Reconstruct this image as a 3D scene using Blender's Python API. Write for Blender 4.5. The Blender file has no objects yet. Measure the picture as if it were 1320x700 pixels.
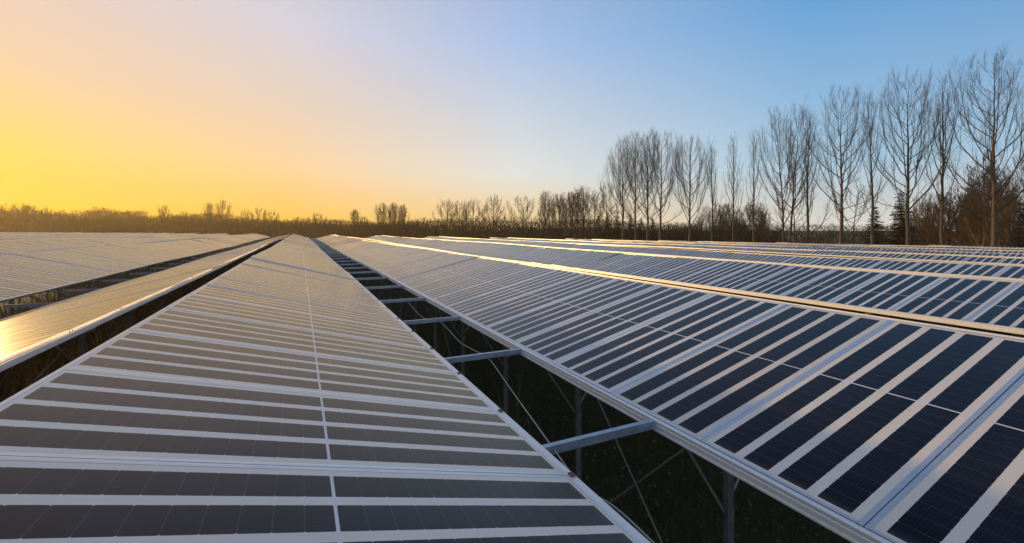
import bpy, math, random
import numpy as np
from math import sin, cos, radians, pi

# ------------------------------------------------------------------ camera, sky, sun
S = bpy.context.scene
COL = S.collection
F_PX, VX, HY, CAMZ = 571.3, 386.4, 296.3, 4.5
PSI = math.atan2(660 - VX, F_PX)
cd = bpy.data.cameras.new('camera'); cam = bpy.data.objects.new('camera', cd); COL.objects.link(cam)
cam.location = (0, 0, CAMZ); cam.rotation_euler = (pi / 2, 0, -PSI)
cd.sensor_width = 36; cd.lens = F_PX * 36 / 1320; cd.shift_y = -(350 - HY) / 1320
cd.clip_start = 0.05; cd.clip_end = 6000
S.camera = cam
S.view_settings.view_transform = 'Standard'; S.view_settings.look = 'None'
S.view_settings.exposure = 0.12; S.view_settings.gamma = 1.0
S.view_settings.use_curve_mapping = False
S.cycles.max_bounces = 6; S.cycles.volume_bounces = 1

SUN_AZ = radians(29.8)      # left of the row direction (+Y)
SUN_EL = radians(4.0)
W = bpy.data.worlds.new('World'); S.world = W; W.use_nodes = True


def lin(c):
    return tuple(((v / 255) / 12.92 if v / 255 <= .04045 else ((v / 255 + .055) / 1.055) ** 2.4) for v in c) + (1,)


def build_world():
    nt = W.node_tree; N = nt.nodes; L = nt.links; N.clear()
    out = N.new('ShaderNodeOutputWorld'); bg = N.new('ShaderNodeBackground'); L.new(bg.outputs[0], out.inputs[0])
    tc = N.new('ShaderNodeTexCoord'); sep = N.new('ShaderNodeSeparateXYZ'); L.new(tc.outputs['Generated'], sep.inputs[0])

    def m(op, a, b=None, clamp=False):
        n = N.new('ShaderNodeMath'); n.operation = op; n.use_clamp = clamp
        for i, v in enumerate((a, b)):
            if v is None: continue
            if isinstance(v, (int, float)): n.inputs[i].default_value = v
            else: L.new(v, n.inputs[i])
        return n.outputs[0]
    x, y, z = sep.outputs
    hl = m('SQRT', m('ADD', m('MULTIPLY', x, x), m('MAXIMUM', m('MULTIPLY', y, y), 1e-6)))
    dot = m('DIVIDE', m('ADD', m('MULTIPLY', x, -sin(SUN_AZ)), m('MULTIPLY', y, cos(SUN_AZ))), hl)
    az = m('DIVIDE', m('ARCCOSINE', m('MAXIMUM', m('MINIMUM', dot, 1.0), -1.0)), pi)
    el = m('MULTIPLY', m('ARCSINE', z), 180 / pi)
    ramps = []
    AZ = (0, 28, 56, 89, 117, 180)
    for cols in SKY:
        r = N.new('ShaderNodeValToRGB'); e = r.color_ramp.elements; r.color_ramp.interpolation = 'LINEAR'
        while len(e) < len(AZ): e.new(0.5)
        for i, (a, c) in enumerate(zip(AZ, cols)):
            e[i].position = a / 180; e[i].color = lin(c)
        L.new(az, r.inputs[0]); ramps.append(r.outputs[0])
    EL = (1.0, 7.0, 14.0, 23.0, 50.0, 90.0)
    cur = ramps[0]
    for i in range(1, len(EL)):
        mr = N.new('ShaderNodeMapRange'); mr.interpolation_type = 'LINEAR' ; mr.clamp = True
        mr.inputs[1].default_value = EL[i - 1]; mr.inputs[2].default_value = EL[i]; L.new(el, mr.inputs[0])
        mx = N.new('ShaderNodeMixRGB'); L.new(mr.outputs[0], mx.inputs[0]); L.new(cur, mx.inputs[1]); L.new(ramps[i], mx.inputs[2])
        cur = mx.outputs[0]
    # the physical sky underneath, sun disc off
    sky = N.new('ShaderNodeTexSky'); sky.sky_type = 'NISHITA'; sky.sun_disc = False
    sky.sun_elevation = SUN_EL; sky.sun_rotation = -SUN_AZ; sky.dust_density = 2.0; sky.air_density = 1.2
    s = N.new('ShaderNodeVectorMath'); s.operation = 'SCALE'; L.new(sky.outputs[0], s.inputs[0]); s.inputs['Scale'].default_value = 0.06
    mx = N.new('ShaderNodeMixRGB'); mx.inputs[0].default_value = 0.07; L.new(cur, mx.inputs[1]); L.new(s.outputs[0], mx.inputs[2])
    L.new(mx.outputs[0], bg.inputs[0]); bg.inputs[1].default_value = 1.0


SKY = [  # last colours: unseen sky behind the camera, brightened to light the nearest row
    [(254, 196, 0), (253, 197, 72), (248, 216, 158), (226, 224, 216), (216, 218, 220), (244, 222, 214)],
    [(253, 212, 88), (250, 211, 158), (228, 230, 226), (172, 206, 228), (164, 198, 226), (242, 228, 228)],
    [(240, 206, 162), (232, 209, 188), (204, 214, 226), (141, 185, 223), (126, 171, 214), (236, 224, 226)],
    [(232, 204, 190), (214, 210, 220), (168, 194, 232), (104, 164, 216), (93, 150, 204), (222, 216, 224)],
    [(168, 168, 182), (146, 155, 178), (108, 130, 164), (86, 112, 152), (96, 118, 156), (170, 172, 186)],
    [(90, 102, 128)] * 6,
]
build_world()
sd = bpy.data.lights.new('sun', 'SUN'); sd.energy = 4.4; sd.angle = radians(0.5); sd.color = (1.0, .60, .22)
sun = bpy.data.objects.new('sun', sd); COL.objects.link(sun)
sun.rotation_euler = (pi / 2 - SUN_EL, 0, pi + SUN_AZ)   # light travels from the low left ahead
sun.location = (-40, 60, 40)


# ------------------------------------------------------------------ helpers
class MB:
    """collects vertices and faces, then links them as one mesh object"""
    def __init__(s): s.v = []; s.f = []; s.uv = {}

    def box(s, x0, x1, y0, y1, z0, z1):
        b = len(s.v)
        s.v += [(x0, y0, z0), (x1, y0, z0), (x1, y1, z0), (x0, y1, z0), (x0, y0, z1), (x1, y0, z1), (x1, y1, z1), (x0, y1, z1)]
        s.f += [tuple(b + i for i in q) for q in ((3, 2, 1, 0), (4, 5, 6, 7), (0, 1, 5, 4), (1, 2, 6, 5), (2, 3, 7, 6), (3, 0, 4, 7))]

    def prism(s, prof, y0, y1):
        """closed (x, z) profile run along y"""
        b = len(s.v); n = len(prof)
        s.v += [(x, y0, z) for x, z in prof] + [(x, y1, z) for x, z in prof]
        for i in range(n):
            j = (i + 1) % n
            s.f.append((b + i, b + j, b + n + j, b + n + i))
        s.f.append(tuple(b + n - 1 - i for i in range(n))); s.f.append(tuple(b + n + i for i in range(n)))

    def tube(s, pts, rad, k=6):
        pts = [np.array(p, float) for p in pts]; n = len(pts)
        b = len(s.v)
        for i in range(n):
            d = pts[min(i + 1, n - 1)] - pts[max(i - 1, 0)]; d = d / (np.linalg.norm(d) + 1e-9)
            a = np.array((0, 0, 1.)) if abs(d[2]) < .9 else np.array((1., 0, 0))
            u = np.cross(d, a); u /= np.linalg.norm(u); w = np.cross(d, u)
            r = rad[i] if isinstance(rad, (list, tuple)) else rad
            for j in range(k):
                t = 2 * pi * j / k
                p = pts[i] + (u * cos(t) + w * sin(t)) * r
                s.v.append((float(p[0]), float(p[1]), float(p[2])))
        for i in range(n - 1):
            for j in range(k):
                j2 = (j + 1) % k
                s.f.append((b + i * k + j, b + i * k + j2, b + (i + 1) * k + j2, b + (i + 1) * k + j))
        s.f.append(tuple(b + j for j in range(k))[::-1]); s.f.append(tuple(b + (n - 1) * k + j for j in range(k)))

    def mesh(s, name, mat, smooth=False):
        me = bpy.data.meshes.new(name); me.from_pydata(s.v, [], s.f); me.update()
        if mat: me.materials.append(mat)
        if smooth: me.polygons.foreach_set('use_smooth', [True] * len(me.polygons))
        return me

    def build(s, name, mat, parent=None, smooth=False):
        return put(name, s.mesh(name, mat, smooth), parent)


def put(name, me, parent=None, loc=(0, 0, 0), rot=(0, 0, 0)):
    o = bpy.data.objects.new(name, me); COL.objects.link(o); o.parent = parent
    o.location = loc; o.rotation_euler = rot
    return o


def tag(o, label=None, cat=None, group=None, kind=None):
    if label: o['label'] = label
    if cat: o['category'] = cat
    if group: o['group'] = group
    if kind: o['kind'] = kind
    return o


def empty(name, loc=(0, 0, 0), rz=0):
    o = bpy.data.objects.new(name, None); COL.objects.link(o); o.location = loc; o.rotation_euler = (0, 0, rz); o.empty_display_size = .3
    return o


def copy_thing(root, loc, rz=0, scale=1):
    r = root.copy(); COL.objects.link(r); r.location = loc; r.rotation_euler = (0, 0, rz); r.scale = (scale,) * 3 if not isinstance(scale, tuple) else scale
    for ch in root.children:
        c = ch.copy(); COL.objects.link(c); c.parent = r
    return r


def ground_z(r, a):
    # the field falls away gently to the right, with slight unevenness
    return -.0125 * max(0.0, r - 6) + .03 * sin(r * .7 + a * .31) * .5


def mat(name, base, rough=.6, metal=0, spec=.5):
    m = bpy.data.materials.new(name); m.use_nodes = True
    b = m.node_tree.nodes['Principled BSDF']
    b.inputs['Base Color'].default_value = (*base, 1); b.inputs['Roughness'].default_value = rough
    b.inputs['Metallic'].default_value = metal; b.inputs['Specular IOR Level'].default_value = spec
    return m


def noisy(name, c0, c1, scale=3, rough=.6, metal=0, bump=0, detail=6, stretch=(1, 1, 1), per_object=0.0, spec=.5):
    m = mat(name, c0, rough, metal, spec); nt = m.node_tree; N = nt.nodes; L = nt.links; b = N['Principled BSDF']
    tc = N.new('ShaderNodeTexCoord'); mp = N.new('ShaderNodeMapping'); mp.inputs['Scale'].default_value = stretch
    L.new(tc.outputs['Object'], mp.inputs[0])
    nz = N.new('ShaderNodeTexNoise'); nz.inputs['Scale'].default_value = scale; nz.inputs['Detail'].default_value = detail
    L.new(mp.outputs[0], nz.inputs['Vector'])
    r = N.new('ShaderNodeValToRGB'); r.color_ramp.elements[0].position = .32; r.color_ramp.elements[1].position = .68
    r.color_ramp.elements[0].color = (*c0, 1); r.color_ramp.elements[1].color = (*c1, 1)
    L.new(nz.outputs[0], r.inputs[0])
    src = r.outputs[0]
    if per_object:
        oi = N.new('ShaderNodeObjectInfo'); mr = N.new('ShaderNodeMapRange')
        mr.inputs[3].default_value = 1 - per_object; mr.inputs[4].default_value = 1 + per_object
        L.new(oi.outputs['Random'], mr.inputs[0])
        vm = N.new('ShaderNodeVectorMath'); vm.operation = 'SCALE'; L.new(src, vm.inputs[0]); L.new(mr.outputs[0], vm.inputs['Scale']); src = vm.outputs[0]
    L.new(src, b.inputs['Base Color'])
    if bump:
        bp = N.new('ShaderNodeBump'); bp.inputs['Strength'].default_value = bump; bp.inputs['Distance'].default_value = .02
        L.new(nz.outputs[0], bp.inputs['Height']); L.new(bp.outputs[0], b.inputs['Normal'])
    return m


# ------------------------------------------------------------------ panel geometry
PITCH = 1.13                 # one panel along the row
SLOPE = 2.95                 # panel length up the slope
GAP = .006
PW = PITCH - GAP
PERIOD = 7.41
D_TOP, D_LOW = -1.282, 1.564     # right-facing row nearest the camera
A_LOW, A_TOP = 2.868, 5.795      # left-facing row right of it


def panel_material():
    m = bpy.data.materials.new('striped_panel_glass'); m.use_nodes = True
    nt = m.node_tree; N = nt.nodes; L = nt.links; b = N['Principled BSDF']
    uv = N.new('ShaderNodeUVMap'); uv.uv_map = 'UVMap'
    sep = N.new('ShaderNodeSeparateXYZ'); L.new(uv.outputs[0], sep.inputs[0]); X, Y = sep.outputs[0], sep.outputs[1]

    def M(op, a, b_=None, c=None):
        n = N.new('ShaderNodeMath'); n.operation = op
        for i, v in enumerate((a, b_, c)):
            if v is None: continue
            if isinstance(v, (int, float)): n.inputs[i].default_value = v
            else: L.new(v, n.inputs[i])
        return n.outputs[0]
    half = SLOPE / 2
    # along the slope: distance from the middle line, twelve half cells on each side
    xm = M('ABSOLUTE', M('SUBTRACT', X, half))
    x0, cellx = .0075, (half - .0075 - .045) / 12
    xi = M('SUBTRACT', xm, x0)
    xc = M('ABSOLUTE', M('SUBTRACT', M('MODULO', xi, cellx), cellx / 2))          # distance from the cell centre
    in_x = M('MULTIPLY', M('GREATER_THAN', xi, 0.0), M('LESS_THAN', xi, cellx * 12))
    seam = M('GREATER_THAN', xc, cellx / 2 - .0012)
    # across: four bands of cells
    celly, gapy = .189, .067
    y0 = (PW - 4 * celly - 3 * gapy) / 2
    yi = M('SUBTRACT', Y, y0)
    yc = M('ABSOLUTE', M('SUBTRACT', M('MODULO', yi, celly + gapy), celly / 2))
    in_y = M('MULTIPLY', M('MULTIPLY', M('LESS_THAN', yc, celly / 2), M('GREATER_THAN', yi, 0.0)), M('LESS_THAN', yi, 4 * celly + 3 * gapy))
    # clipped cell corners
    ch = M('LESS_THAN', M('ADD', xc, yc), cellx / 2 + celly / 2 - .005)
    cell = M('MULTIPLY', M('MULTIPLY', in_x, in_y), ch)
    # fine contact fingers and bus bars inside a cell
    bus = M('LESS_THAN', M('ABSOLUTE', M('SUBTRACT', M('MODULO', M('ADD', yi, .0), .0206), .0103)), .0006)
    # pale junction plates on the middle line
    jy = M('ABSOLUTE', M('SUBTRACT', M('MODULO', M('ADD', yi, -celly + 0.0), 2 * (celly + gapy)), gapy / 2))
    plate = M('MULTIPLY', M('LESS_THAN', jy, .026), M('LESS_THAN', xm, .026))
    # colours
    oi = N.new('ShaderNodeObjectInfo')
    tc = N.new('ShaderNodeTexCoord')
    geo = N.new('ShaderNodeNewGeometry')
    nz = N.new('ShaderNodeTexNoise'); nz.inputs['Scale'].default_value = 2.2; nz.inputs['Detail'].default_value = 8; L.new(geo.outputs['Position'], nz.inputs['Vector'])
    nz2 = N.new('ShaderNodeTexNoise'); nz2.inputs['Scale'].default_value = 55; nz2.inputs['Detail'].default_value = 3; L.new(geo.outputs['Position'], nz2.inputs['Vector'])

    def mix(f, a, c):
        n = N.new('ShaderNodeMixRGB')
        for i, v in enumerate((f, a, c)):
            if isinstance(v, (int, float)): n.inputs[i].default_value = v
            elif isinstance(v, tuple): n.inputs[i].default_value = (*v, 1)
            else: L.new(v, n.inputs[i])
        return n.outputs[0]
    # each cell its own slight shade
    wn = N.new('ShaderNodeTexWhiteNoise'); wn.noise_dimensions = '2D'
    cx = N.new('ShaderNodeCombineXYZ'); L.new(M('FLOOR', M('DIVIDE', M('ADD', X, .005), cellx)), cx.inputs[0])
    L.new(M('ADD', M('FLOOR', M('DIVIDE', yi, celly + gapy)), M('MULTIPLY', oi.outputs['Random'], 91.7)), cx.inputs[1]); L.new(cx.outputs[0], wn.inputs['Vector'])
    navy = mix(wn.outputs[0], (.0030, .0034, .0085), (.0065, .0070, .0150))
    navy = mix(M('MULTIPLY', bus, .08), navy, (.30, .30, .32))
    navy = mix(M('MULTIPLY', seam, .20), navy, (.34, .35, .37))
    white = mix(nz.outputs[0], (.69, .655, .59), (.77, .735, .665))
    white = mix(plate, white, (.72, .74, .76))
    line = M('MULTIPLY', M('LESS_THAN', xm, .0055), 1.0)
    white = mix(line, white, (.68, .70, .73))
    col = mix(cell, white, navy)
    # dust film and droppings
    nz3 = N.new('ShaderNodeTexNoise'); nz3.inputs['Scale'].default_value = .9; nz3.inputs['Detail'].default_value = 10; nz3.inputs['Distortion'].default_value = .6; L.new(geo.outputs['Position'], nz3.inputs['Vector'])
    film = M('MULTIPLY', M('SUBTRACT', nz3.outputs[0], .47), .40)
    film = M('MAXIMUM', film, 0.0)
    # grime collects along the lower rim of each module
    low = M('MULTIPLY', M('LESS_THAN', X, .10), M('MULTIPLY', M('SUBTRACT', .10, X), M('MULTIPLY', nz2.outputs[0], 3.5)))
    dust = M('ADD', M('ADD', M('MULTIPLY', M('POWER', nz.outputs[0], 2.0), .02), M('MULTIPLY', film, .22)), low)
    col = mix(dust, col, (.34, .31, .27))
    vor = N.new('ShaderNodeTexVoronoi'); vor.inputs['Scale'].default_value = 3.1; L.new(geo.outputs['Position'], vor.inputs['Vector'])
    spot = M('LESS_THAN', vor.outputs['Distance'], M('MULTIPLY', M('SUBTRACT', nz2.outputs[0], .30), .070))
    col = mix(M('MULTIPLY', spot, .8), col, (.09, .085, .075))
    tint = N.new('ShaderNodeMapRange'); tint.inputs[3].default_value = .90; tint.inputs[4].default_value = 1.06; L.new(oi.outputs['Random'], tint.inputs[0])
    tv = N.new('ShaderNodeVectorMath'); tv.operation = 'SCALE'; L.new(col, tv.inputs[0]); L.new(tint.outputs[0], tv.inputs['Scale']); col = tv.outputs[0]
    L.new(col, b.inputs['Base Color'])
    rg = M('ADD', M('MULTIPLY', nz.outputs[0], .12), .19)
    L.new(rg, b.inputs['Roughness'])
    b.inputs['IOR'].default_value = 1.30
    b.inputs['Coat Weight'].default_value = .34; b.inputs['Coat Roughness'].default_value = .20; b.inputs['Coat IOR'].default_value = 1.28
    b.inputs['Specular IOR Level'].default_value = .22
    return m


M_PANEL = panel_material()
M_ALU = noisy('brushed_aluminium', (.72, .72, .71), (.82, .82, .81), 14, .40, .25, stretch=(1, 8, 1))
M_FRAME = noisy('module_frame_aluminium', (.56, .605, .66), (.66, .70, .75), 12, .32, .6, stretch=(1, 6, 1))
M_BEAM = noisy('sky_tinted_galvanised_beam', (.24, .33, .43), (.36, .46, .57), 9, .38, .55)  # blue of the reflected sky mixed into the base colour
M_GALV = noisy('galvanised_steel', (.34, .37, .40), (.50, .53, .56), 9, .45, .6)
M_POST = noisy('dark_galvanised_post', (.13, .15, .17), (.22, .245, .27), 7, .55, .45)  # darker steel, shared by posts, left beams and thin low rails
M_CLIP = mat('rusty_clip', (.20, .13, .10), .6, .4)
M_HOSE = noisy('pale_plastic_hose', (.24, .24, .23), (.36, .36, .35), 8, .5)
M_WIRE = mat('bracing_wire', (.38, .38, .37), .5, .5)


def panel_mesh():
    mb = MB(); t = .006
    mb.box(.012, SLOPE - .012, .020, PW - .020, -t, 0)
    me = mb.mesh('solar_panel', M_PANEL)
    uv = me.uv_layers.new(name='UVMap')
    for lp in me.loops:
        v = me.vertices[lp.vertex_index].co; uv.data[lp.index].uv = (v.x, v.y)
    return me


def frame_mesh():
    mb = MB()
    for y0, y1 in ((0, .030), (PW - .030, PW)):
        s = 1 if y0 == 0 else -1
        prof = [(0, -.038), (0, .0035), (.0, .0035)]
        # a long bar with a raised rim and a lower inner lip lapping the glass
        ya, yb = (y0, y0 + .018) if s == 1 else (y1 - .018, y1)
        yc, yd = (y0 + .018, y1) if s == 1 else (y0, y1 - .018)
        mb.box(0, SLOPE, ya, yb, -.038, .0022)
        mb.box(0, SLOPE, yc, yd, -.0005 + .0012, .0016)
    for x0, x1 in ((0, .020), (SLOPE - .020, SLOPE)):
        mb.box(x0, x1, .0302, PW - .0302, -.038, .0024)
    return mb.mesh('frame', M_FRAME)


ME_PANEL, ME_FRAME = panel_mesh(), frame_mesh()


def far_panels_mesh(rows):
    """rows: list of 4x4 placements; glass and a thin frame rim for each panel, in one sheet of far panels"""
    V = []; Fc = []; UV = []; MI = []
    for mtx in rows:
        def P(x, y, z):
            p = mtx @ np.array((x, y, z, 1.0)); return tuple(float(q) for q in p[:3])
        b = len(V)
        e = .02
        V += [P(e, e, 0), P(SLOPE - e, e, 0), P(SLOPE - e, PW - e, 0), P(e, PW - e, 0)]
        Fc.append((b, b + 1, b + 2, b + 3)); UV += [(e, e), (SLOPE - e, e), (SLOPE - e, PW - e), (e, PW - e)]; MI.append(0)
        V += [P(0, 0, .004), P(SLOPE, 0, .004), P(SLOPE, PW, .004), P(0, PW, .004), P(0, 0, -.04), P(SLOPE, 0, -.04), P(SLOPE, PW, -.04), P(0, PW, -.04),
              P(e, e, .004), P(SLOPE - e, e, .004), P(SLOPE - e, PW - e, .004), P(e, PW - e, .004)]
        c = b + 4
        for q in ((0, 1, 9, 8), (1, 2, 10, 9), (2, 3, 11, 10), (3, 0, 8, 11), (0, 4, 5, 1), (1, 5, 6, 2), (2, 6, 7, 3), (3, 7, 4, 0), (4, 7, 6, 5)):
            Fc.append(tuple(c + i for i in q)); UV += [(0, 0)] * 4; MI.append(1)
    me = bpy.data.meshes.new('panel_sheet'); me.from_pydata(V, [], Fc)
    me.materials.append(M_PANEL); me.materials.append(M_FRAME)
    me.polygons.foreach_set('material_index', MI)
    uv = me.uv_layers.new(name='UVMap'); uv.data.foreach_set('uv', [q for p in UV for q in p]); me.update()
    return me


def bump_a(a, seed):
    # gentle rise and fall of the tables along a row
    return .034 * sin(a * .11 + seed) + .016 * sin(a * .37 + seed * 2.1) - .012


def rail_profile(side, ridge=False):
    # lipped channel, outer face towards +x when side = 1
    p = [(0, 0), (.046, 0), (.046, -.012), (.040, -.016), (.040, -.030), (.044, -.034), (.044, -.058), (.040, -.062), (.040, -.074), (.050, -.078), (.050, -.090), (0, -.090)]
    if ridge: p = [(0, 0), (.040, 0), (.040, -.010), (.036, -.014), (.036, -.030), (.040, -.034), (.040, -.053), (0, -.053)]
    if ridge == 'thin': p = [(0, 0), (.010, 0), (.010, -.040), (0, -.040)]
    return [(x * side, z) for x, z in p]


POST_PROTO = {}
BEAM0, BEAMD = 3.0, 2.61


def solar_row(kind, k, h_top, h_low, a0, a1, label, group, detail, frames=0, clips=False, post_step=1):
    """kind 'A' faces left (low edge on the left), 'D' faces right. Heights are below the eye level."""
    rng = random.Random(hash((kind, k)) % 1000 if False else (ord(kind) * 131 + k * 17))
    off = k * PERIOD
    if kind == 'A': rl, rt = A_LOW + off, A_TOP + off
    else: rl, rt = D_LOW + off, D_TOP + off
    zl, zt = CAMZ - h_low, CAMZ - h_top
    t = math.atan2(zt - zl, abs(rt - rl))
    gz = ground_z(rl, (a0 + a1) / 2)
    base = empty('solar_panel_row', (rl, a0, gz)); tag(base, label, 'solar panel row', group)
    sgn = 1 if kind == 'A' else -1
    n = int((a1 - a0) / PITCH); seed = k * 1.7 + (0 if kind == 'A' else .9)
    # start so that the seams fall where the photograph has them
    ph = 1.4 if kind == 'A' else 2.434
    start = ph + math.floor((a0 - ph) / PITCH) * PITCH
    mats = []
    for i in range(n):
        a = start + i * PITCH
        dz = bump_a(a, seed) if detail < 2 or a > 14 else 0
        if a <= 14: dz *= max(0, (a - 6) / 8)
        tbl = math.floor(a / (PITCH * 14))
        tr = random.Random(tbl * 7 + k * 31 + ord(kind))
        far = min(1, max(0, (a - 5) / 10))
        tj = radians(tr.uniform(-.55, .55) + rng.uniform(-.22, .22)) * (.25 + .75 * far)
        xj = radians(tr.uniform(-.12, .12) + rng.uniform(-.10, .10)) * (.4 + .6 * far)
        # bow of the long tables
        dz += rng.uniform(-.0015, .0015); a += rng.uniform(-.0025, .0025)
        if kind == 'A': loc = (rl, a, zl + dz); rot = (xj, -(t + tj), 0)
        else: loc = (rl, a + PW, zl + dz); rot = (xj, -(t + tj), pi)
        loc = (loc[0] - base.location.x, loc[1] - base.location.y, loc[2] - base.location.z)
        if detail >= 1:
            p = put('solar_panel', ME_PANEL, base, loc, rot)
            if i < frames or frames < 0:
                put('frame', ME_FRAME, p)
        else:
            import mathutils
            mm = mathutils.Matrix.LocRotScale(mathutils.Vector(loc), mathutils.Euler(rot), None); mats.append(np.array(mm))
    if detail == 0:
        o = put('panel_sheet', far_panels_mesh(mats), base)
    # long edge rails; their height follows the tables
    def rail(name, x, z, side, seg=PITCH * 4):
        mb = MB(); pr = rail_profile(side, (False if kind == 'A' or k == 0 else 'thin') if name != 'ridge_edge_rail' else 'thin' if kind == 'A' or k == 0 else True); m = len(pr)
        aa = [a0 + i * seg for i in range(int((a1 - a0) / seg) + 1)] + [a1]
        for q, a in enumerate(aa):
            dz = bump_a(a, seed) * min(1, max(0, (a - 6) / 8))
            mb.v += [(x + px - base.location.x, a - base.location.y, z + dz + pz - base.location.z) for px, pz in pr]
        for q in range(len(aa) - 1):
            for i in range(m):
                j = (i + 1) % m
                mb.f.append((q * m + i, q * m + j, (q + 1) * m + j, (q + 1) * m + i))
        mb.f.append(tuple(range(m))); mb.f.append(tuple((len(aa) - 1) * m + i for i in range(m))[::-1])
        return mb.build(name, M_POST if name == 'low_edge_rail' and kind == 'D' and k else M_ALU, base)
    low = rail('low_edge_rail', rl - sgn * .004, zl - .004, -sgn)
    rail('ridge_edge_rail', rt + sgn * .006, zt + (.010 if kind == 'D' and k else -.003), sgn)
    if clips:
        for i in range(40):
            a = ph + i * PITCH - GAP / 2 - PITCH
            if a < a0: continue
            mb = MB(); x = rl - sgn * .03 - base.location.x; z = zl - base.location.z
            mb.box(x - .016, x + .016, a - .022 - a0, a + .022 - a0, z - .003, z + .007); mb.box(x - .006, x + .006, a - .007 - a0, a + .007 - a0, z + .007, z + .013)
            mb.build('clip', M_CLIP, low)
    # posts, rafters, struts
    rp = rl + sgn * .92                       # post line
    zr = zl + .92 * math.tan(t) - .16
    nb = int((a1 - BEAM0) / (BEAMD * post_step))
    first = math.floor((a0 - BEAM0) / (BEAMD * post_step))
    key = (kind, round(zr - gz, 2), round(t, 3))
    mbp = MB(); mbp.box(-.035, .035, -.028, .028, -.4, zr - gz + .10)
    for s in (-1, 1): mbp.box(.0351 * s if s > 0 else -.0451, .0451 if s > 0 else -.0351, -.028, -.020, -.4, zr - gz + .1)
    mep = mbp.mesh('post', M_POST)
    mr = MB(); c, s_ = cos(t), sin(t)
    def sl(u, w): return (sgn * (u * c) - 0, u * s_ + w)
    q = [sl(.10, -.05), sl(SLOPE - .12, -.05), sl(SLOPE - .12, -.13), sl(.10, -.13)]
    mr.prism(q if sgn == 1 else q[::-1], -.03, .03); mer = mr.mesh('rafter', M_GALV)
    mst = []
    for (x1, z1) in ((rp - rl + sgn * 1.05, None), (rp - rl - sgn * .72, None)):
        u = abs(x1)
        ztop = zl - gz + u * math.tan(t) - .14
        zb = zr - gz - (1.05 if u > .92 else 1.15)
        ms = MB(); ms.tube([(rp - rl + (.04 if x1 > rp - rl else -.04), .02, zb), (x1, .02, ztop)], .013, 6); mst.append(ms.mesh('strut', M_WIRE))
    for i in range(first, nb + 1):
        a = BEAM0 + i * BEAMD * post_step
        if a < a0 + .1 or a > a1 - .1: continue
        y = a - base.location.y
        put('post', mep, base, (rp - rl, y, 0))
        if detail >= 1 and a < 40:
            put('rafter', mer, base, (0, y, zl - gz))
            for ms in mst: put('strut', ms, base, (0, y, 0))
    return base


def a_end(r):
    return 106 - (1.5 * r if r > 0 else 1.3 * r)


ORD = ['first', 'second', 'third', 'fourth', 'fifth', 'sixth', 'seventh', 'eighth', 'ninth', 'tenth', 'eleventh', 'twelfth', 'thirteenth', 'fourteenth']
GR, GL = 'solar panel rows rising to the right', 'solar panel rows falling to the right'
row0 = solar_row('D', 0, .828, 1.591, -1.2, a_end(0) - 1, 'grey striped solar panel row in the middle foreground narrowing straight to the horizon', GL, 2, frames=40, clips=True)
rowA = solar_row('A', 0, .958, 1.673, -1.2, a_end(4), 'dark navy striped panel row filling the right foreground beyond the open valley', GR, 2, frames=36)
solar_row('A', -1, .797, 1.507, 2.2, a_end(-3) - 1, 'narrow panel row glowing gold beside the dark ridge gap on the left', GR, 2, frames=24)
solar_row('D', -1, .788, 1.542, 9.0, a_end(-7), 'broad pinkish grey panel row left of the golden row and its dark valley', GL, 1, frames=24)
solar_row('D', 1, .935, 1.70, -.6, a_end(7.5), 'row facing away, its gold lit edge closest beyond the dark navy foreground row', GL, 1, frames=14)
for k in range(1, 8):
    r = A_LOW + k * PERIOD
    a1 = a_end(r + 1)
    if a1 < 4: break
    solar_row('A', k, .958 + .088 * k, 1.673 + .088 * k, -.2, a1,
              f'{ORD[k-1]} navy and grey striped row behind the gold edge line, counted towards the poplars', GR, 1 if k < 4 else 0, frames=12 if k < 3 else 0, post_step=1 if k < 3 else 2)
    r = D_LOW + (k + 1) * PERIOD
    a1 = a_end(r - 1)
    if a1 < 4: break
    solar_row('D', k + 1, .935 + .088 * k, 1.70 + .088 * k, -.2, a1,
              f'row facing away, its sunlit top edge {ORD[k]} beyond the dark navy foreground row', GL, 1 if k < 2 else 0, post_step=2)
for k in range(2, 15):
    r = D_LOW - k * PERIOD
    s0 = max(10, abs(r) * 2.0); s1 = a_end(r)
    if s1 - s0 < 8: break
    solar_row('A', -k, .79 + .006 * k, 1.51, s0, s1, f'row turned to the sunset, almost hidden, {ORD[k-1]} of its kind left of the middle', GR, 0, post_step=2)
    solar_row('D', -k, .78 + .006 * k, 1.53, s0, s1, f'pale pinkish panel row in the left distance, {ORD[k-1]} one left of the golden row', GL, 0, post_step=2)

# beams across the open valleys, part of the right-hand row of each pair
mbm = MB()
w = A_LOW - D_LOW
prof = [(0, 0), (.05, 0), (.05, -.012), (.012, -.010), (.012, -.058), (.05, -.058), (.05, -.068), (0, -.068)]
b0 = len(mbm.v)
for x in (.056, w - .056):
    mbm.v += [(x, y - .025, z) for y, z in prof]
n = len(prof)
for i in range(n):
    j = (i + 1) % n
    mbm.f.append((i, n + i, n + j, j))
mbm.f.append(tuple(range(n))); mbm.f.append(tuple(range(n, 2 * n))[::-1])
for x in (.10, .17, w - .10, w - .17):
    mbm.box(x - .009, x + .009, -.0345, -.0135, -.043, -.025)
    mbm.box(x - .014, x + .014, -.0255, -.0135, -.048, -.020)
ME_BEAM = mbm.mesh('cross_beam', M_BEAM); ME_BEAM_DARK = mbm.mesh('cross_beam', M_POST)  # second copy of the beam in the dark post steel
bb = row0.location
for i in range(-1, 36):
    a = BEAM0 + i * BEAMD
    put('cross_beam', ME_BEAM, row0, (D_LOW - bb.x, a - bb.y, CAMZ - 1.682 - bb.z + bump_a(a, .9) * min(1, max(0, (a - 6) / 8))))
LEFT = [o for o in bpy.data.objects if o.name.startswith('solar_panel_row') and 'golden row and its' in o.get('label', '')][0]
bb = LEFT.location
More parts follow.
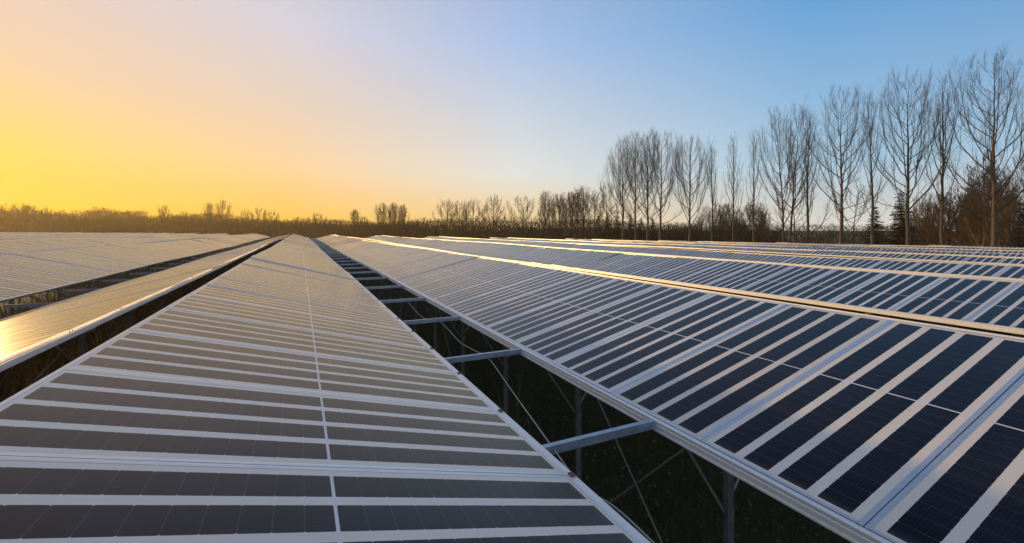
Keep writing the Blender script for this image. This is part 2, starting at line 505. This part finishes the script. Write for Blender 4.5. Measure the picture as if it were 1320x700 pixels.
for i in range(4, 40):
    a = BEAM0 + i * BEAMD
    put('cross_beam', ME_BEAM_DARK, LEFT, (D_LOW - PERIOD - bb.x, a - bb.y, CAMZ - 1.63 - bb.z))

# crossed bracing rods between the posts of the right foreground row
bb = rowA.location
rp = A_LOW + .92
for (i, f) in ((0, 1), (0, -1), (3, 1), (3, -1), (7, 1), (7, -1)):
    aa, ab = BEAM0 + i * BEAMD, BEAM0 + (i + 1) * BEAMD
    if f < 0: aa, ab = ab, aa
    mb = MB(); mb.tube([(rp - bb.x + .03 * f, aa - bb.y, CAMZ - 1.82 - bb.z), (rp - bb.x + .03 * f, ab - bb.y, .05)], .010, 6)
    mb.build('bracing_rod', M_WIRE, rowA)


# ------------------------------------------------------------------ ground
def make_ground():
    xs = sorted(set([-3000, -1200, -600, -350] + list(range(-240, 140, 12)) + [200, 400, 900, 3000] + [i * .5 for i in range(-12, 26)]))
    ys = sorted(set([-3000, -600, -60, -20] + list(range(-8, 330, 12)) + [500, 1200, 3000] + [i * .5 for i in range(-4, 60)]))
    V = [(x, y, ground_z(min(x, 120), y)) for y in ys for x in xs]
    nx = len(xs)
    Fc = [(j * nx + i, j * nx + i + 1, (j + 1) * nx + i + 1, (j + 1) * nx + i) for j in range(len(ys) - 1) for i in range(nx - 1)]
    me = bpy.data.meshes.new('ground'); me.from_pydata(V, [], Fc); me.materials.append(M_GROUND)
    me.polygons.foreach_set('use_smooth', [True] * len(Fc))
    o = put('ground', me); tag(o, kind='structure')


M_GROUND = noisy('damp_grass_soil', (.045, .060, .020), (.080, .072, .040), 1.3, .95, bump=.6, detail=10)
make_ground()
M_GRASS = noisy('grass_blades', (.075, .120, .032), (.115, .135, .050), 2.0, .8)
M_LEAF = noisy('dry_leaves', (.16, .10, .05), (.30, .24, .16), 1.4, .8)
rng = random.Random(4)
gv, gf = [], []
for i in range(42000):
    y = -.5 + 22 * rng.random() ** 1.5; x = rng.uniform(1.0, 7.4)
    z = ground_z(x, y); a = rng.uniform(0, 6.28); h = rng.uniform(.05, .16); b = len(gv); dx, dy = cos(a) * .006, sin(a) * .006
    lx, ly = rng.uniform(-.06, .06), rng.uniform(-.06, .06)
    gv += [(x - dx, y - dy, z), (x + dx, y + dy, z), (x + lx * .4 + dx * .6, y + ly * .4 + dy * .6, z + h * .6), (x + lx, y + ly, z + h)]
    gf += [(b, b + 1, b + 2), (b, b + 2, b + 3)]
me = bpy.data.meshes.new('grass'); me.from_pydata(gv, [], gf); me.materials.append(M_GRASS)
tag(put('grass', me), 'short dark grass under the panel rows', 'grass', kind='stuff')
gv, gf = [], []
for i in range(1500):
    y = -.5 + 22 * rng.random() ** 1.4; x = rng.uniform(1.2, 7.2); z = ground_z(x, y) + rng.uniform(.03, .09); a = rng.uniform(0, 6.28); s = rng.uniform(.025, .06); b = len(gv)
    c_, s_ = cos(a) * s, sin(a) * s; tl = rng.uniform(-.5, .5) * s
    gv += [(x - c_, y - s_, z), (x + s_ * .5, y - c_ * .5, z + tl), (x + c_, y + s_, z + abs(tl) * .6), (x - s_ * .5, y + c_ * .5, z - tl * .3)]
    gf += [(b, b + 1, b + 2), (b, b + 2, b + 3)]
me = bpy.data.meshes.new('fallen_leaves'); me.from_pydata(gv, [], gf); me.materials.append(M_LEAF)
tag(put('fallen_leaves', me), 'scattered dry leaves lying on the dark grass', 'leaves', kind='stuff')

# pale hose hanging in the valley
mb = MB()
pts = [(1.72, .6, 1.80), (1.72, 1.2, 1.74), (1.74, 1.82, 1.71), (1.75, 2.2, 1.71), (1.755, 2.55, 1.77), (1.78, 2.95, 1.71), (2.00, 3.75, 1.80), (2.16, 4.4, 1.85), (2.29, 5.05, 1.85), (2.33, 5.63, 1.76), (2.42, 6.5, 1.86), (2.45, 7.2, 1.90), (2.42, 8.25, 1.76), (2.40, 9.5, 1.9), (2.38, 10.85, 1.76)]
# smooth the run
def catmull(p, n=5):
    out = []
    for i in range(len(p) - 1):
        P0, P1, P2, P3 = [np.array(p[min(max(j, 0), len(p) - 1)]) for j in (i - 1, i, i + 1, i + 2)]
        for q in range(n):
            t = q / n
            out.append(.5 * ((2 * P1) + (P2 - P0) * t + (2 * P0 - 5 * P1 + 4 * P2 - P3) * t * t + (3 * P1 - P0 - 3 * P2 + P3) * t ** 3))
    return out + [np.array(p[-1])]
mb.tube([(p[0], p[1], CAMZ - p[2]) for p in catmull(pts)], .007, 8)
tag(mb.build('irrigation_hose', M_HOSE, smooth=True), 'thin pale hose sagging along the dark valley between two panel rows', 'hose')

# rows of old canes added under the left rows to darken the gaps: nobody could count the stems
M_OLDCANE = noisy('old_canes', (.22, .155, .060), (.32, .23, .095), 1.5, .9)


def shade_cane_row(r0, r1, a0, a1, h, n, lab, seed):
    rg = random.Random(seed); V = []; Fc = []
    for i in range(n):
        y = a0 + (a1 - a0) * rg.random() ** 1.5; x = rg.uniform(r0, r1); z = ground_z(x, y)
        hh = h * rg.uniform(.55, 1.0); zz = z + hh * rg.uniform(-.05, .75); ln = min(rg.uniform(.5, 1.2), z + hh - zz + .15)
        a = rg.uniform(0, 6.28); w_ = rg.uniform(.006, .020) * (1 + y * .02); tx, ty = rg.gauss(0, .22), rg.gauss(0, .28); b = len(V)
        dx, dy = cos(a) * w_, sin(a) * w_
        V += [(x - dx, y - dy, zz), (x + dx, y + dy, zz), (x + dx * .4 + tx * ln, y + dy * .4 + ty * ln, zz + ln), (x - dx * .4 + tx * ln, y - dy * .4 + ty * ln, zz + ln)]
        Fc.append((b, b + 1, b + 2, b + 3))
    me = bpy.data.meshes.new('shade_cane_row'); me.from_pydata(V, [], Fc); me.materials.append(M_OLDCANE)
    tag(put('shade_cane_row', me), lab, 'canes', kind='stuff')


shade_cane_row(-3.5, -2.3, 1.5, 70, 2.75, 60000, 'brown mass of canes added to darken the ground under the golden panel row', 1)
shade_cane_row(-7.0, -5.7, 8, 80, 2.7, 40000, 'brown mass of canes added to darken the valley left of the golden row', 2)

# bare berry canes on the valley floor
M_CANE = noisy('bare_cane', (.16, .14, .09), (.26, .23, .16), 5, .8)


def cane_clump(x, y, h, n, seed):
    rg = random.Random(seed); mb = MB()
    for i in range(n):
        a = rg.uniform(0, 6.28); lean = rg.uniform(.05, .35); hh = h * rg.uniform(.6, 1); p = [(rg.uniform(-.12, .12), rg.uniform(-.25, .25), -.05)]
        for q in range(1, 6):
            t = q / 5; p.append((p[0][0] + cos(a) * lean * t ** 2 * hh * .6, p[0][1] + sin(a) * lean * t ** 2 * hh * .6, hh * (t - .12 * lean * t * t)))
        mb.tube(p, [.007 - .0009 * q for q in range(6)], 4)
    o = mb.build('berry_cane', M_CANE); o.location = (x, y, ground_z(x, y))
    return tag(o, 'clump of thin bare canes growing in the dark valley below the cross beams', 'plant', 'bare canes in the valley')


for i in range(15):
    cane_clump(2.42 + .22 * sin(i * 2.3), 5.0 + i * .72, 2.35 + .3 * sin(i * 1.3), 10, i)

# ------------------------------------------------------------------ trees
M_BARK = noisy('poplar_bark', (.050, .040, .028), (.105, .080, .052), 2.2, .9, stretch=(1, 1, .25), per_object=.2)
M_TWIG = noisy('bare_twigs', (.030, .024, .019), (.055, .043, .033), .6, .9, per_object=.2)
M_BROWN = noisy('russet_twigs', (.105, .058, .028), (.175, .100, .050), .5, .9, per_object=.2)
M_WOOD = noisy('far_bare_wood', (.026, .019, .013), (.042, .030, .020), .15, .95)
M_NEEDLE = noisy('dark_spruce_needles', (.012, .020, .012), (.026, .036, .020), 1.2, .9)
UP = np.array((0, 0, 1.0))


class Tubes:
    def __init__(s): s.V = []; s.F = []; s.n = 0

    def add(s, P, R, k=3):
        n = len(P)
        D = np.gradient(P, axis=0); D /= (np.linalg.norm(D, axis=1, keepdims=True) + 1e-9)
        A = np.where(np.abs(D[:, 2:3]) < .9, UP[None], np.array((1.0, 0, 0))[None])
        U = np.cross(D, A); U /= (np.linalg.norm(U, axis=1, keepdims=True) + 1e-9); Wv = np.cross(D, U)
        th = np.arange(k) * 2 * pi / k
        ring = P[:, None] + R[:, None, None] * (U[:, None] * np.cos(th)[None, :, None] + Wv[:, None] * np.sin(th)[None, :, None])
        s.V.append(ring.reshape(-1, 3))
        for i in range(n - 1):
            for j in range(k):
                j2 = (j + 1) % k; b = s.n + i * k
                s.F.append((b + j, b + j2, b + k + j2, b + k + j))
        s.n += n * k

    def mesh(s, name, m):
        me = bpy.data.meshes.new(name); V = np.concatenate(s.V) if s.V else np.zeros((0, 3))
        me.from_pydata(V.tolist(), [], s.F); me.materials.append(m); me.polygons.foreach_set('use_smooth', [True] * len(s.F)); me.update()
        return me


def limb(rg, p, d, length, n, up, wob):
    P = [p]; d = d / np.linalg.norm(d)
    for i in range(n):
        d = d + UP * up / n + rg.normal(0, wob, 3); d /= np.linalg.norm(d)
        P.append(P[-1] + d * length / n)
    return np.array(P)


def bare_tree(seed, H, width, start=.25, n1=30, n2=9, n3=7, ang=40, r0=None, double=False, twig=.010, top=.75, lean=0.0, fork=.0, fuzz=1.0):
    """trunk and branch meshes of one leafless tree; width = half crown width / height, top = how high low limbs sweep"""
    rg = np.random.default_rng(seed); T = Tubes(); B = Tubes()
    r0 = r0 or H * .012
    trunks = []
    for q in range(2 if double else 1):
        N = 14
        x = rg.normal(0, .0040 * H, (N + 1, 2)).cumsum(axis=0) * .5
        x -= x[0]; t = np.linspace(0, 1, N + 1)
        P = np.stack([x[:, 0] + lean * H * t ** 1.5 + (q * 2 - 1) * (.25 + .05 * H * t) * double, x[:, 1], -.3 + (H * (.97 if q == 0 else .92) + .3) * t], 1)
        R = r0 * (1 - t * .98) ** 1.3 * (1 if not double else .75) + .010
        R[0] *= 1.3
        T.add(P, R, 8); trunks.append((P, R))
    for P, R in trunks:
        for i in range(n1):
            rel = ((i + rg.uniform(0, .9)) / n1) ** 1.05
            f = start + (.96 - start) * rel
            idx = f * (len(P) - 1); i0 = int(idx); w = idx - i0; i1 = min(i0 + 1, len(P) - 1)
            p = P[i0] * (1 - w) + P[i1] * w; rr = R[i0] * (1 - w) + R[i1] * w
            az = i * 2.39996 + rg.uniform(-.5, .5)
            # where this limb should end: out on the crown envelope, well above its root
            out = width * H * (.10 + .90 * (1 - rel) ** .75) * rg.uniform(.55, 1.08)
            rise = (H - p[2]) * (top * (1 - rel) + .95 * rel) * rg.uniform(.70, 1.02)
            if rel < .16 and rg.uniform() < .5: out *= .9; rise *= .35
            c, s_ = cos(az), sin(az)
            N = 8; tt = np.linspace(0, 1, N + 1)
            horiz = out * (1 - (1 - tt) ** (1.0 + ang / 45.0))
            vert = rise * (tt * .70 + .30 * tt ** 1.8)
            wob = rg.normal(0, .012 * (out + rise), (N + 1, 3)).cumsum(axis=0) * .5; wob -= wob[0]
            L1 = p + np.stack([c * horiz, s_ * horiz, vert], 1) + wob
            ln = math.hypot(out, rise)
            r1 = min(rr * .58, .0048 * ln + .012)
            B.add(L1, r1 * (1 - tt) ** .8 + twig * .8, 4)
            m2 = max(3, int(n2 * min(1.3, ln / (.45 * H)) + 2))
            for j in range(m2):
                g = .15 + .82 * (j + rg.uniform(0, 1)) / m2; qf = g * N; q0 = min(int(qf), N - 1)
                p2 = L1[q0] + (L1[q0 + 1] - L1[q0]) * (qf - q0)
                dd = L1[q0 + 1] - L1[q0]; dd /= (np.linalg.norm(dd) + 1e-9)
                sd = rg.normal(0, 1, 3); sd -= sd.dot(dd) * dd; sd /= np.linalg.norm(sd)
                d2 = dd + sd * rg.uniform(.30, .70) * fuzz + UP * .25
                l2 = (.24 * ln * (1.15 - .6 * g) + .022 * H) * rg.uniform(.5, 1.25)
                L2 = limb(rg, p2, d2, l2, 5, .40, .07)
                r2 = min(max(twig * 1.15, r1 * .42 * (1 - .6 * g)), .05)
                B.add(L2, np.linspace(r2, twig * .6, 6), 3)
                for kk in range(n3):
                    g3 = rg.uniform(.1, 1.0) * 5; q0 = min(int(g3), 4); p3 = L2[q0] + (L2[q0 + 1] - L2[q0]) * (g3 - q0)
                    d3 = (L2[q0 + 1] - L2[q0]) / (np.linalg.norm(L2[q0 + 1] - L2[q0]) + 1e-9) + rg.normal(0, .42, 3) * fuzz + UP * .18
                    B.add(limb(rg, p3, d3, l2 * rg.uniform(.25, .65) + .012 * H, 2, .35, .08), np.array((twig * .8, twig * .65, twig * .45)), 3)
    return T, B


def make_tree(name, loc, T, B, label, group, mt, mb_, cat='tree', rz=0):
    o = empty(name, loc, rz); tag(o, label, cat, group)
    put('trunk', T.mesh('trunk', mt), o); put('crown', B.mesh('crown', mb_), o)
    return o


def place(u, z):
    xc = (u - 660) * z / F_PX
    return xc * cos(PSI) + z * sin(PSI), z * cos(PSI) - xc * sin(PSI)


def top_h(v, z, gz):
    return CAMZ + (HY - v) / F_PX * z - gz


# the poplar row at the right, from left to right
POP = [
    (803, 178, 101, 'w', 'leaning first poplar at the left end of the tall bare poplar row'),
    (820, 172, 98, 'w', 'second tall bare poplar from the left end, its limbs mingling with its neighbours'),
    (835, 171, 95, 'w', 'third tall bare poplar from the left end, with slim dark forked trunk'),
    (852, 169, 92, 'f', 'bare poplar forking low into a wide dark V, fourth from the left end'),
    (889, 176, 86, 'f', 'broad fan shaped bare poplar standing apart right of the low forked one'),
    (917, 182, 83, 'n', 'slim bare poplar right of the broad fan shaped one'),
    (944, 172, 79, 'n', 'narrow spire of a poplar with a dark straight trunk above russet scrub'),
    (972, 170, 76, 'n', 'narrow bare poplar just left of the big twin stemmed poplar'),
    (1015, 136, 70, 'd', 'large bare poplar with twin stems and low arching side limbs'),
    (1042, 140, 68, 'n', 'very thin bare poplar just right of the twin stemmed one'),
    (1084, 113, 63, 'w', 'tall wide bare poplar with long low side branch, near the bare gap of sky'),
    (1125, 114, 60, 'n', 'thin straight poplar in front of the smaller dark spruce'),
    (1172, 92, 57, 'w', 'tall vase shaped bare poplar with strong upswept limbs in front of the larger spruce'),
    (1216, 93, 54, 'n', 'thin straight poplar with gold lit lower trunk before russet thicket'),
    (1281, 68, 50, 'w', 'tallest bare poplar at the right edge, with gold lit trunk foot'),
]
for i, (u, v, z, kd, lab) in enumerate(POP):
    x, y = place(u, z); gz = ground_z(x, y); H = top_h(v, z, gz)
    tw = .0046 + z * .00003
    if kd == 'w': T, B = bare_tree(100 + i, H, .25 if u > 1000 else .21, .27 if u > 1000 else .22, 34, 13, 9, 45, r0=H * .0115, twig=tw)
    elif kd == 'f': T, B = bare_tree(100 + i, H, .25, .24, 28, 13, 9, 48, r0=H * .0120, twig=tw, top=.9)
    elif kd == 'n': T, B = bare_tree(100 + i, H, .082, .26, 24, 7, 5, 40, r0=H * .0095, twig=tw, top=.45)
    else: T, B = bare_tree(100 + i, H, .21, .22, 24, 11, 9, 50, r0=H * .0115, double=True, twig=tw)
    make_tree('poplar_tree', (x, y, gz), T, B, lab, 'tall bare poplars along the field edge', M_BARK, M_TWIG, rz=i * 1.1)

# one small crooked tree beside the wide poplar
x, y = place(1098, 62); T, B = bare_tree(333, top_h(238, 62, ground_z(x, y)), .30, .30, 16, 8, 7, 55, r0=.14, lean=.16, twig=.010)
make_tree('young_tree', (x, y, ground_z(x, y)), T, B, 'small crooked bare tree close to the right of the wide poplar', None, M_BARK, M_TWIG)
x, y = place(1024, 69); T, B = bare_tree(334, top_h(215, 69, ground_z(x, y)), .34, .12, 18, 9, 7, 60, r0=.14, lean=-.03, twig=.010, top=.6)
make_tree('young_tree', (x, y, ground_z(x, y)), T, B, 'low spreading bare tree at the foot of the twin stemmed poplar', None, M_BARK, M_TWIG)

# russet thickets behind the poplars: many thin stems each
TH = []
for s in range(4):
    T = Tubes(); B = Tubes(); rg = np.random.default_rng(50 + s)
    for q in range(6):
        t_, b_ = bare_tree(500 + s * 10 + q, 9.5 * rg.uniform(.7, 1.05), .17, .18, 20, 8, 8, 40, r0=.075, twig=.0105, top=.7, fuzz=1.2)
        offx, offy = rg.uniform(-2.6, 2.6, 2)
        for src, dst in ((t_, T), (b_, B)):
            base = dst.n
            for V in src.V: dst.V.append(V + np.array((offx, offy, 0)))
            dst.F += [tuple(i + base for i in f) for f in src.F]; dst.n += src.n
    TH.append((T.mesh('trunk', M_BARK), B.mesh('crown', M_BROWN)))


def thicket(u, z, v, lab, s, wide=1.0, group='russet thickets behind the poplars'):
    x, y = place(u, z); gz = ground_z(x, y); sc = top_h(v, z, gz) / 9.6
    o = empty('russet_tree', (x, y, gz), s * 1.3 + u); o.scale = (sc * wide, sc * wide, sc)
    tag(o, lab, 'tree clump', group)
    put('trunk', TH[s % 4][0], o); put('crown', TH[s % 4][1], o)


thicket(1302, 62, 203, 'tallest russet tree clump, behind the poplar at the right edge', 0, 1.15)
thicket(1268, 66, 222, 'russet tree clump between the two gold lit poplar trunks', 1, 1.0)
thicket(1335, 58, 215, 'russet tree clump cut by the right edge of the photo', 2, 1.1)
thicket(1240, 72, 248, 'low russet clump right of the thin gold lit poplar', 3, 1.1)
thicket(1208, 74, 250, 'low russet clump right of the larger dark spruce', 0, 1.1)
thicket(1190, 77, 254, 'low russet clump close against the larger dark spruce', 2, 1.0)
thicket(978, 96, 262, 'russet scrub clump behind the narrow poplar nearest the twin stemmed one', 2, 1.2)
thicket(953, 100, 262, 'russet scrub clump behind the narrow dark spire poplar', 3, 1.2)
thicket(926, 106, 264, 'grey brown scrub clump right of the slim poplar', 0, 1.3)


# spruces
def spruce(u, z, v, width, lab, seed, group='dark spruces'):
    x, y = place(u, z); gz = ground_z(x, y); H = top_h(v, z, gz); rg = np.random.default_rng(seed)
    o = empty('spruce_tree', (x, y, gz)); tag(o, lab, 'conifer', group)
    T = Tubes(); T.add(np.array([(0, 0, -.2), (0, 0, H * .5), (0, 0, H)]), np.array((H * .014, H * .008, .01)), 7); put('trunk', T.mesh('trunk', M_BARK), o)
    V = []; Fc = []
    z0 = .05 * H; layers = int(H * 4.2)
    for i in range(layers):
        f = i / layers; zz = z0 + (H - z0) * (f + rg.normal(0, .02)); R = width * (1 - f) ** .85 * rg.uniform(.7, 1.1) + .08
        nb = int(7 + 6 * (1 - f))
        for j in range(nb):
            zz = z0 + (H - z0) * min(.99, max(0, f + rg.normal(0, .025))); az = rg.uniform(0, 6.28); rr = R * rg.uniform(.55, 1.12); dr = rg.uniform(.05, .30) * rr
            d = np.array((cos(az), sin(az), 0)); sd_ = np.array((-sin(az), cos(az), 0))
            ns = max(3, int(rr * 6))
            for q in range(ns):
                g = (q + .6) / ns; c = d * rr * g + UP * (zz - dr * g ** 1.6 + .16 * rr * max(0, g - .6))
                for sg in (-1, 1):
                    ln = (.16 + .34 * rr * (1 - g) * .5) * rg.uniform(.6, 1.3); b = len(V)
                    tip = c + sd_ * sg * ln + d * ln * .7 - UP * ln * rg.uniform(.05, .55)
                    wv = d * .10 * rg.uniform(.7, 1.5) + UP * .03
                    V += [tuple(c - wv), tuple(c + wv), tuple(tip)]; Fc.append((b, b + 1, b + 2))
    me = bpy.data.meshes.new('crown'); me.from_pydata(V, [], Fc); me.materials.append(M_NEEDLE); put('crown', me, o)


spruce(1162, 60, 246, 3.3, 'larger dark spruce behind the vase shaped poplar', 1)
spruce(1128, 64, 266, 3.0, 'smaller dark spruce behind the thin poplar', 2)
spruce(1318, 55, 262, 2.2, 'dark spruce at the right edge of the photo', 3)
for i, (u, v) in enumerate(((771, 281), (783, 276), (796, 273), (813, 279), (826, 284), (841, 283))):
    spruce(u, 106, v - 3, 2.3, f'{ORD[i]} small dark spruce from the left in the low spruce group below the left poplars', 10 + i, 'small dark spruces under the left poplars')

# bare trees of the middle and far skyline: (u, top v, depth, spread, label)
SKYL = [
    (458, 270, 190, .28, 'small bare tree alone left of the thin trio on the bright skyline'),
    (470, 279, 190, .34, 'small bushy bare tree low between the lone one and the thin trio'),
    (494, 262, 170, .30, 'left tree of the thin bare trio on the yellow skyline'),
    (506, 262, 168, .22, 'middle tree of the thin bare trio, with straight thin trunk'),
    (519, 264, 165, .25, 'right tree of the thin bare trio on the yellow skyline'),
    (545, 280, 160, .50, 'low round bare tree right of the thin trio'),
    (577, 258, 150, .42, 'left tree of the domed bare group in the middle distance'),
    (592, 259, 148, .40, 'second tree of the domed bare group in the middle distance'),
    (610, 257, 146, .42, 'third, wider tree of the domed bare group in the middle distance'),
    (636, 251, 140, .36, 'tall bare tree with two forked limbs left of the round oak'),
    (675, 253, 130, .52, 'round headed bare oak with a thick dark trunk beside the grey shed'),
    (703, 247, 130, .26, 'slim tall bare tree just right of the round oak'),
    (722, 250, 128, .30, 'bare tree above the low blue building'),
    (738, 248, 126, .30, 'bare tree right above the end of the low blue building'),
    (752, 240, 124, .26, 'tall thin bare tree left of the poplar row'),
    (766, 246, 122, .34, 'bare bushy tree closest to the left end of the poplar row'),
    (10, 262, 260, .40, 'bare tree cut by the left edge in the yellow glow'),
    (27, 262, 258, .40, 'bare tree standing up beside the left edge in the yellow glow'),
    (58, 268, 256, .30, 'small bare tree poking above the hedge near the left edge'),
    (98, 270, 254, .45, 'round bare tree bump above the hedge in the yellow glow'),
    (148, 270, 250, .40, 'dark bare tree with knobbly top above the far hedge'),
    (184, 271, 246, .36, 'pair topped bare tree right of the knobbly one on the far hedge'),
    (212, 265, 242, .26, 'faint pointed bare tree above the golden brown hedge'),
    (238, 272, 240, .34, 'low wide bare tree right of the faint pointed one'),
    (270, 262, 236, .20, 'thin bare tree left of the tall vase tree on the far skyline'),
    (287, 258, 234, .30, 'tall vase shaped bare tree highest on the far left skyline'),
    (318, 270, 230, .42, 'left tree of the bushy bare group right of the far vase tree'),
    (335, 268, 228, .42, 'middle tree of the bushy bare group right of the far vase tree'),
    (350, 272, 226, .40, 'right tree of the bushy bare group right of the far vase tree'),
    (409, 275, 200, .45, 'dark round bare tree just right of the row vanishing point'),
    (384, 280, 205, .40, 'low bare tree above the row vanishing point'),
    (729, 247, 119, .36, 'twiggy bare tree between the two trees that stand over the blue building'),
    (745, 244, 117, .36, 'twiggy bare tree close to the left of the tall thin tree beside the poplars'),
    (781, 238, 113, .38, 'dark twiggy bare tree standing left of the leaning first poplar trunk'),
    (712, 256, 122, .40, 'low round bare tree right beside the slim tall tree near the oak'),
]
for i, (u, v, z, sp, lab) in enumerate(SKYL):
    x, y = place(u, z); gz = ground_z(x, y); H = top_h(v, z, gz)
    k = min(1.5, z / 110)
    T, B = bare_tree(800 + i, H, sp * (.92 if sp > .3 else .72), .22, 20 if z > 200 else 28, 11, 9, 60 if sp > .3 else 42, r0=H * .017 * k ** .3, twig=(.012 if z > 200 else .0105) * k, top=.60 if sp > .3 else .85, fuzz=1.25)
    make_tree('bare_tree', (x, y, gz), T, B, lab, 'bare trees on the skyline', M_WOOD, M_WOOD, rz=i)


# far woods: dense leafless growth that reads as one mass
def wood(name, path, depth, lab, n, seed, top):
    """path: (u, z, top v) along the foot; shards of twig mass fill the volume under an uneven top"""
    rg = np.random.default_rng(seed); V = []; Fc = []
    us = np.array([p[0] for p in path], float); zs = np.array([p[1] for p in path], float); vs = np.array([p[2] for p in path], float)
    ph = rg.uniform(0, 6.28, 6)
    for i in range(n):
        u = rg.uniform(us[0], us[-1]); z = np.interp(u, us, zs) + rg.uniform(0, depth); v = np.interp(u, us, vs)
        x, y = place(u, z); gz = ground_z(x, y)
        s = x * .55 + y * .3
        H = top_h(v, z, gz) * (1 + top * (.5 * sin(s * .33 + ph[0]) + .35 * sin(s * .81 + ph[1]) + .25 * sin(s * 1.9 + ph[2]) + .2 * sin(s * 4.1 + ph[3])))
        hh = H * rg.uniform(0, 1) ** .95
        ln = rg.uniform(.5, 1.5) * z / 150; wd = rg.uniform(.03, .09) * z / 130 * (1.6 if hh < H * .7 else .7)
        ln = min(ln, H - hh + .6 * z / 150)
        az = rg.uniform(0, 6.28); tl = rg.normal(0, .35, 2)
        c = np.array((x, y, gz + hh)); d = np.array((tl[0], tl[1], 1.0)); d /= np.linalg.norm(d); w_ = np.array((cos(az), sin(az), 0)) * wd
        b = len(V); tip = c + d * ln
        V += [tuple(c - w_), tuple(c + w_), tuple(tip + w_ * .25), tuple(tip - w_ * .25)]; Fc.append((b, b + 1, b + 2, b + 3))
    me = bpy.data.meshes.new(name); me.from_pydata(V, [], Fc); me.materials.append(M_WOOD)
    tag(put(name, me), lab, 'wood', kind='stuff')


wood('far_wood', [(-420, 330, 275), (0, 300, 272), (60, 294, 275), (100, 290, 274), (200, 275, 278), (300, 262, 282), (400, 235, 286), (480, 215, 290), (540, 190, 288)], 22, 'long brown belt of bare wood across the left horizon', 110000, 1, .24)
wood('middle_wood', [(470, 190, 294), (530, 172, 291), (560, 165, 287), (600, 160, 286), (650, 150, 284), (700, 145, 287), (760, 138, 282), (850, 130, 289), (900, 125, 291)], 16, 'dark brown bare wood below the trees of the middle distance', 42000, 2, .16)
wood('right_wood', [(860, 150, 291), (1000, 150, 291), (1110, 150, 292), (1250, 150, 289), (1500, 140, 285)], 14, 'distant dark wood seen low between the poplar trunks', 26000, 3, .10)
wood('undergrowth', [(770, 125, 293), (850, 112, 294), (950, 98, 290), (1010, 92, 295)], 5, 'dark scrub along the foot of the poplars', 14000, 4, .2)


# low buildings among the trees
def building(u0, u1, z, v_top, v_roof, lab, wall, roof, bands, name):
    x0, y0 = place(u0, z); x1, y1 = place(u1, z)
    cx, cy = (x0 + x1) / 2, (y0 + y1) / 2; ln = math.hypot(x1 - x0, y1 - y0); gz = ground_z(cx, cy)
    o = empty(name, (cx, cy, gz), math.atan2(y1 - y0, x1 - x0)); tag(o, lab, 'building')
    eave = top_h(v_top, z, gz); rid = top_h(v_roof, z, gz); h = ln / 2; dp = 6
    mb = MB(); mb.box(-h, h, 0, dp, -.2, eave); mb.build('wall', wall, o)
    mb = MB(); b = len(mb.v)
    mb.v += [(-h - .3, -.3, eave), (h + .3, -.3, eave), (h + .3, dp + .3, eave), (-h - .3, dp + .3, eave), (-h - .3, dp / 2, rid), (h + .3, dp / 2, rid)]
    mb.f += [(0, 1, 5, 4), (2, 3, 4, 5), (0, 4, 3), (1, 2, 5), (3, 2, 1, 0)]
    mb.build('roof', roof, o)
    for j in range(bands):
        z0 = eave * (.30 + .32 * j); mb = MB(); mb.box(-h + .2, h - .2, -.05, -.003, z0, z0 + .35); mb.build('pale_band', M_PALE, o)
    for j in range(3):
        xx = -h + ln * (j + .5) / 3; mb = MB(); mb.box(xx - .45, xx + .45, -.03, -.003, eave * .45 + .5, eave * .45 + 1.4) if not bands else None
        if not bands: mb.build('window', M_DARKGLASS, o)


M_PALE = mat('pale_cladding', (.26, .29, .34), .6)
M_BLUE = noisy('blue_cladding', (.12, .155, .22), (.17, .21, .28), 1.5, .5)
M_SHED = noisy('grey_shed_boards', (.14, .14, .15), (.22, .22, .23), 2, .7)
M_ROOF = noisy('dull_roof_sheet', (.10, .10, .11), (.15, .15, .16), 2, .6)
M_DARKGLASS = mat('dark_pane', (.02, .02, .025), .1)
building(690, 721, 152, 297, 295, 'low blue building with pale horizontal bands at the foot of the trees', M_BLUE, M_BLUE, 2, 'low_building')
building(657, 685, 154, 297.5, 294, 'small pale grey shed behind the round bare oak trunk', M_SHED, M_ROOF, 0, 'shed')

# tiny distant bird
M_BIRD = mat('dark_bird', (.05, .045, .04), .8)
mb = MB()
mb.v = [(0, 0, 0), (.9, .15, .35), (1.9, .0, .15), (.8, -.25, .28), (-.9, .15, .3), (-1.8, 0, .05), (-.8, -.25, .25), (0, .55, .02), (0, -.5, .0), (0, .0, -.16), (.12, .1, .08), (-.12, .1, .08)]
mb.f = [(10, 1, 2, 3), (10, 3, 8), (11, 6, 5, 4), (11, 8, 6), (7, 10, 11), (10, 8, 11), (7, 9, 10), (7, 11, 9), (9, 8, 10), (9, 11, 8)]
o = mb.build('bird', M_BIRD); x, y = place(173, 260); o.location = (x, y, CAMZ + (HY - 208) / F_PX * 260); o.rotation_euler = (0, .15, .3)
tag(o, 'tiny bird gliding in the yellow sky above the far left trees', 'bird')

# ------------------------------------------------------------------ the evening air
M_HAZE = bpy.data.materials.new('evening_haze'); M_HAZE.use_nodes = True
nt = M_HAZE.node_tree; nt.nodes.clear()
ho = nt.nodes.new('ShaderNodeOutputMaterial'); pv = nt.nodes.new('ShaderNodeVolumePrincipled'); nt.links.new(pv.outputs[0], ho.inputs['Volume'])
pv.inputs['Color'].default_value = (.95, .79, .44, 1); pv.inputs['Density'].default_value = .00045; pv.inputs['Anisotropy'].default_value = .45
mb = MB(); mb.box(-620, 420, -60, 560, -5.5, 34)
tag(mb.build('haze', M_HAZE), 'thin evening haze over the whole field', 'haze', kind='stuff')
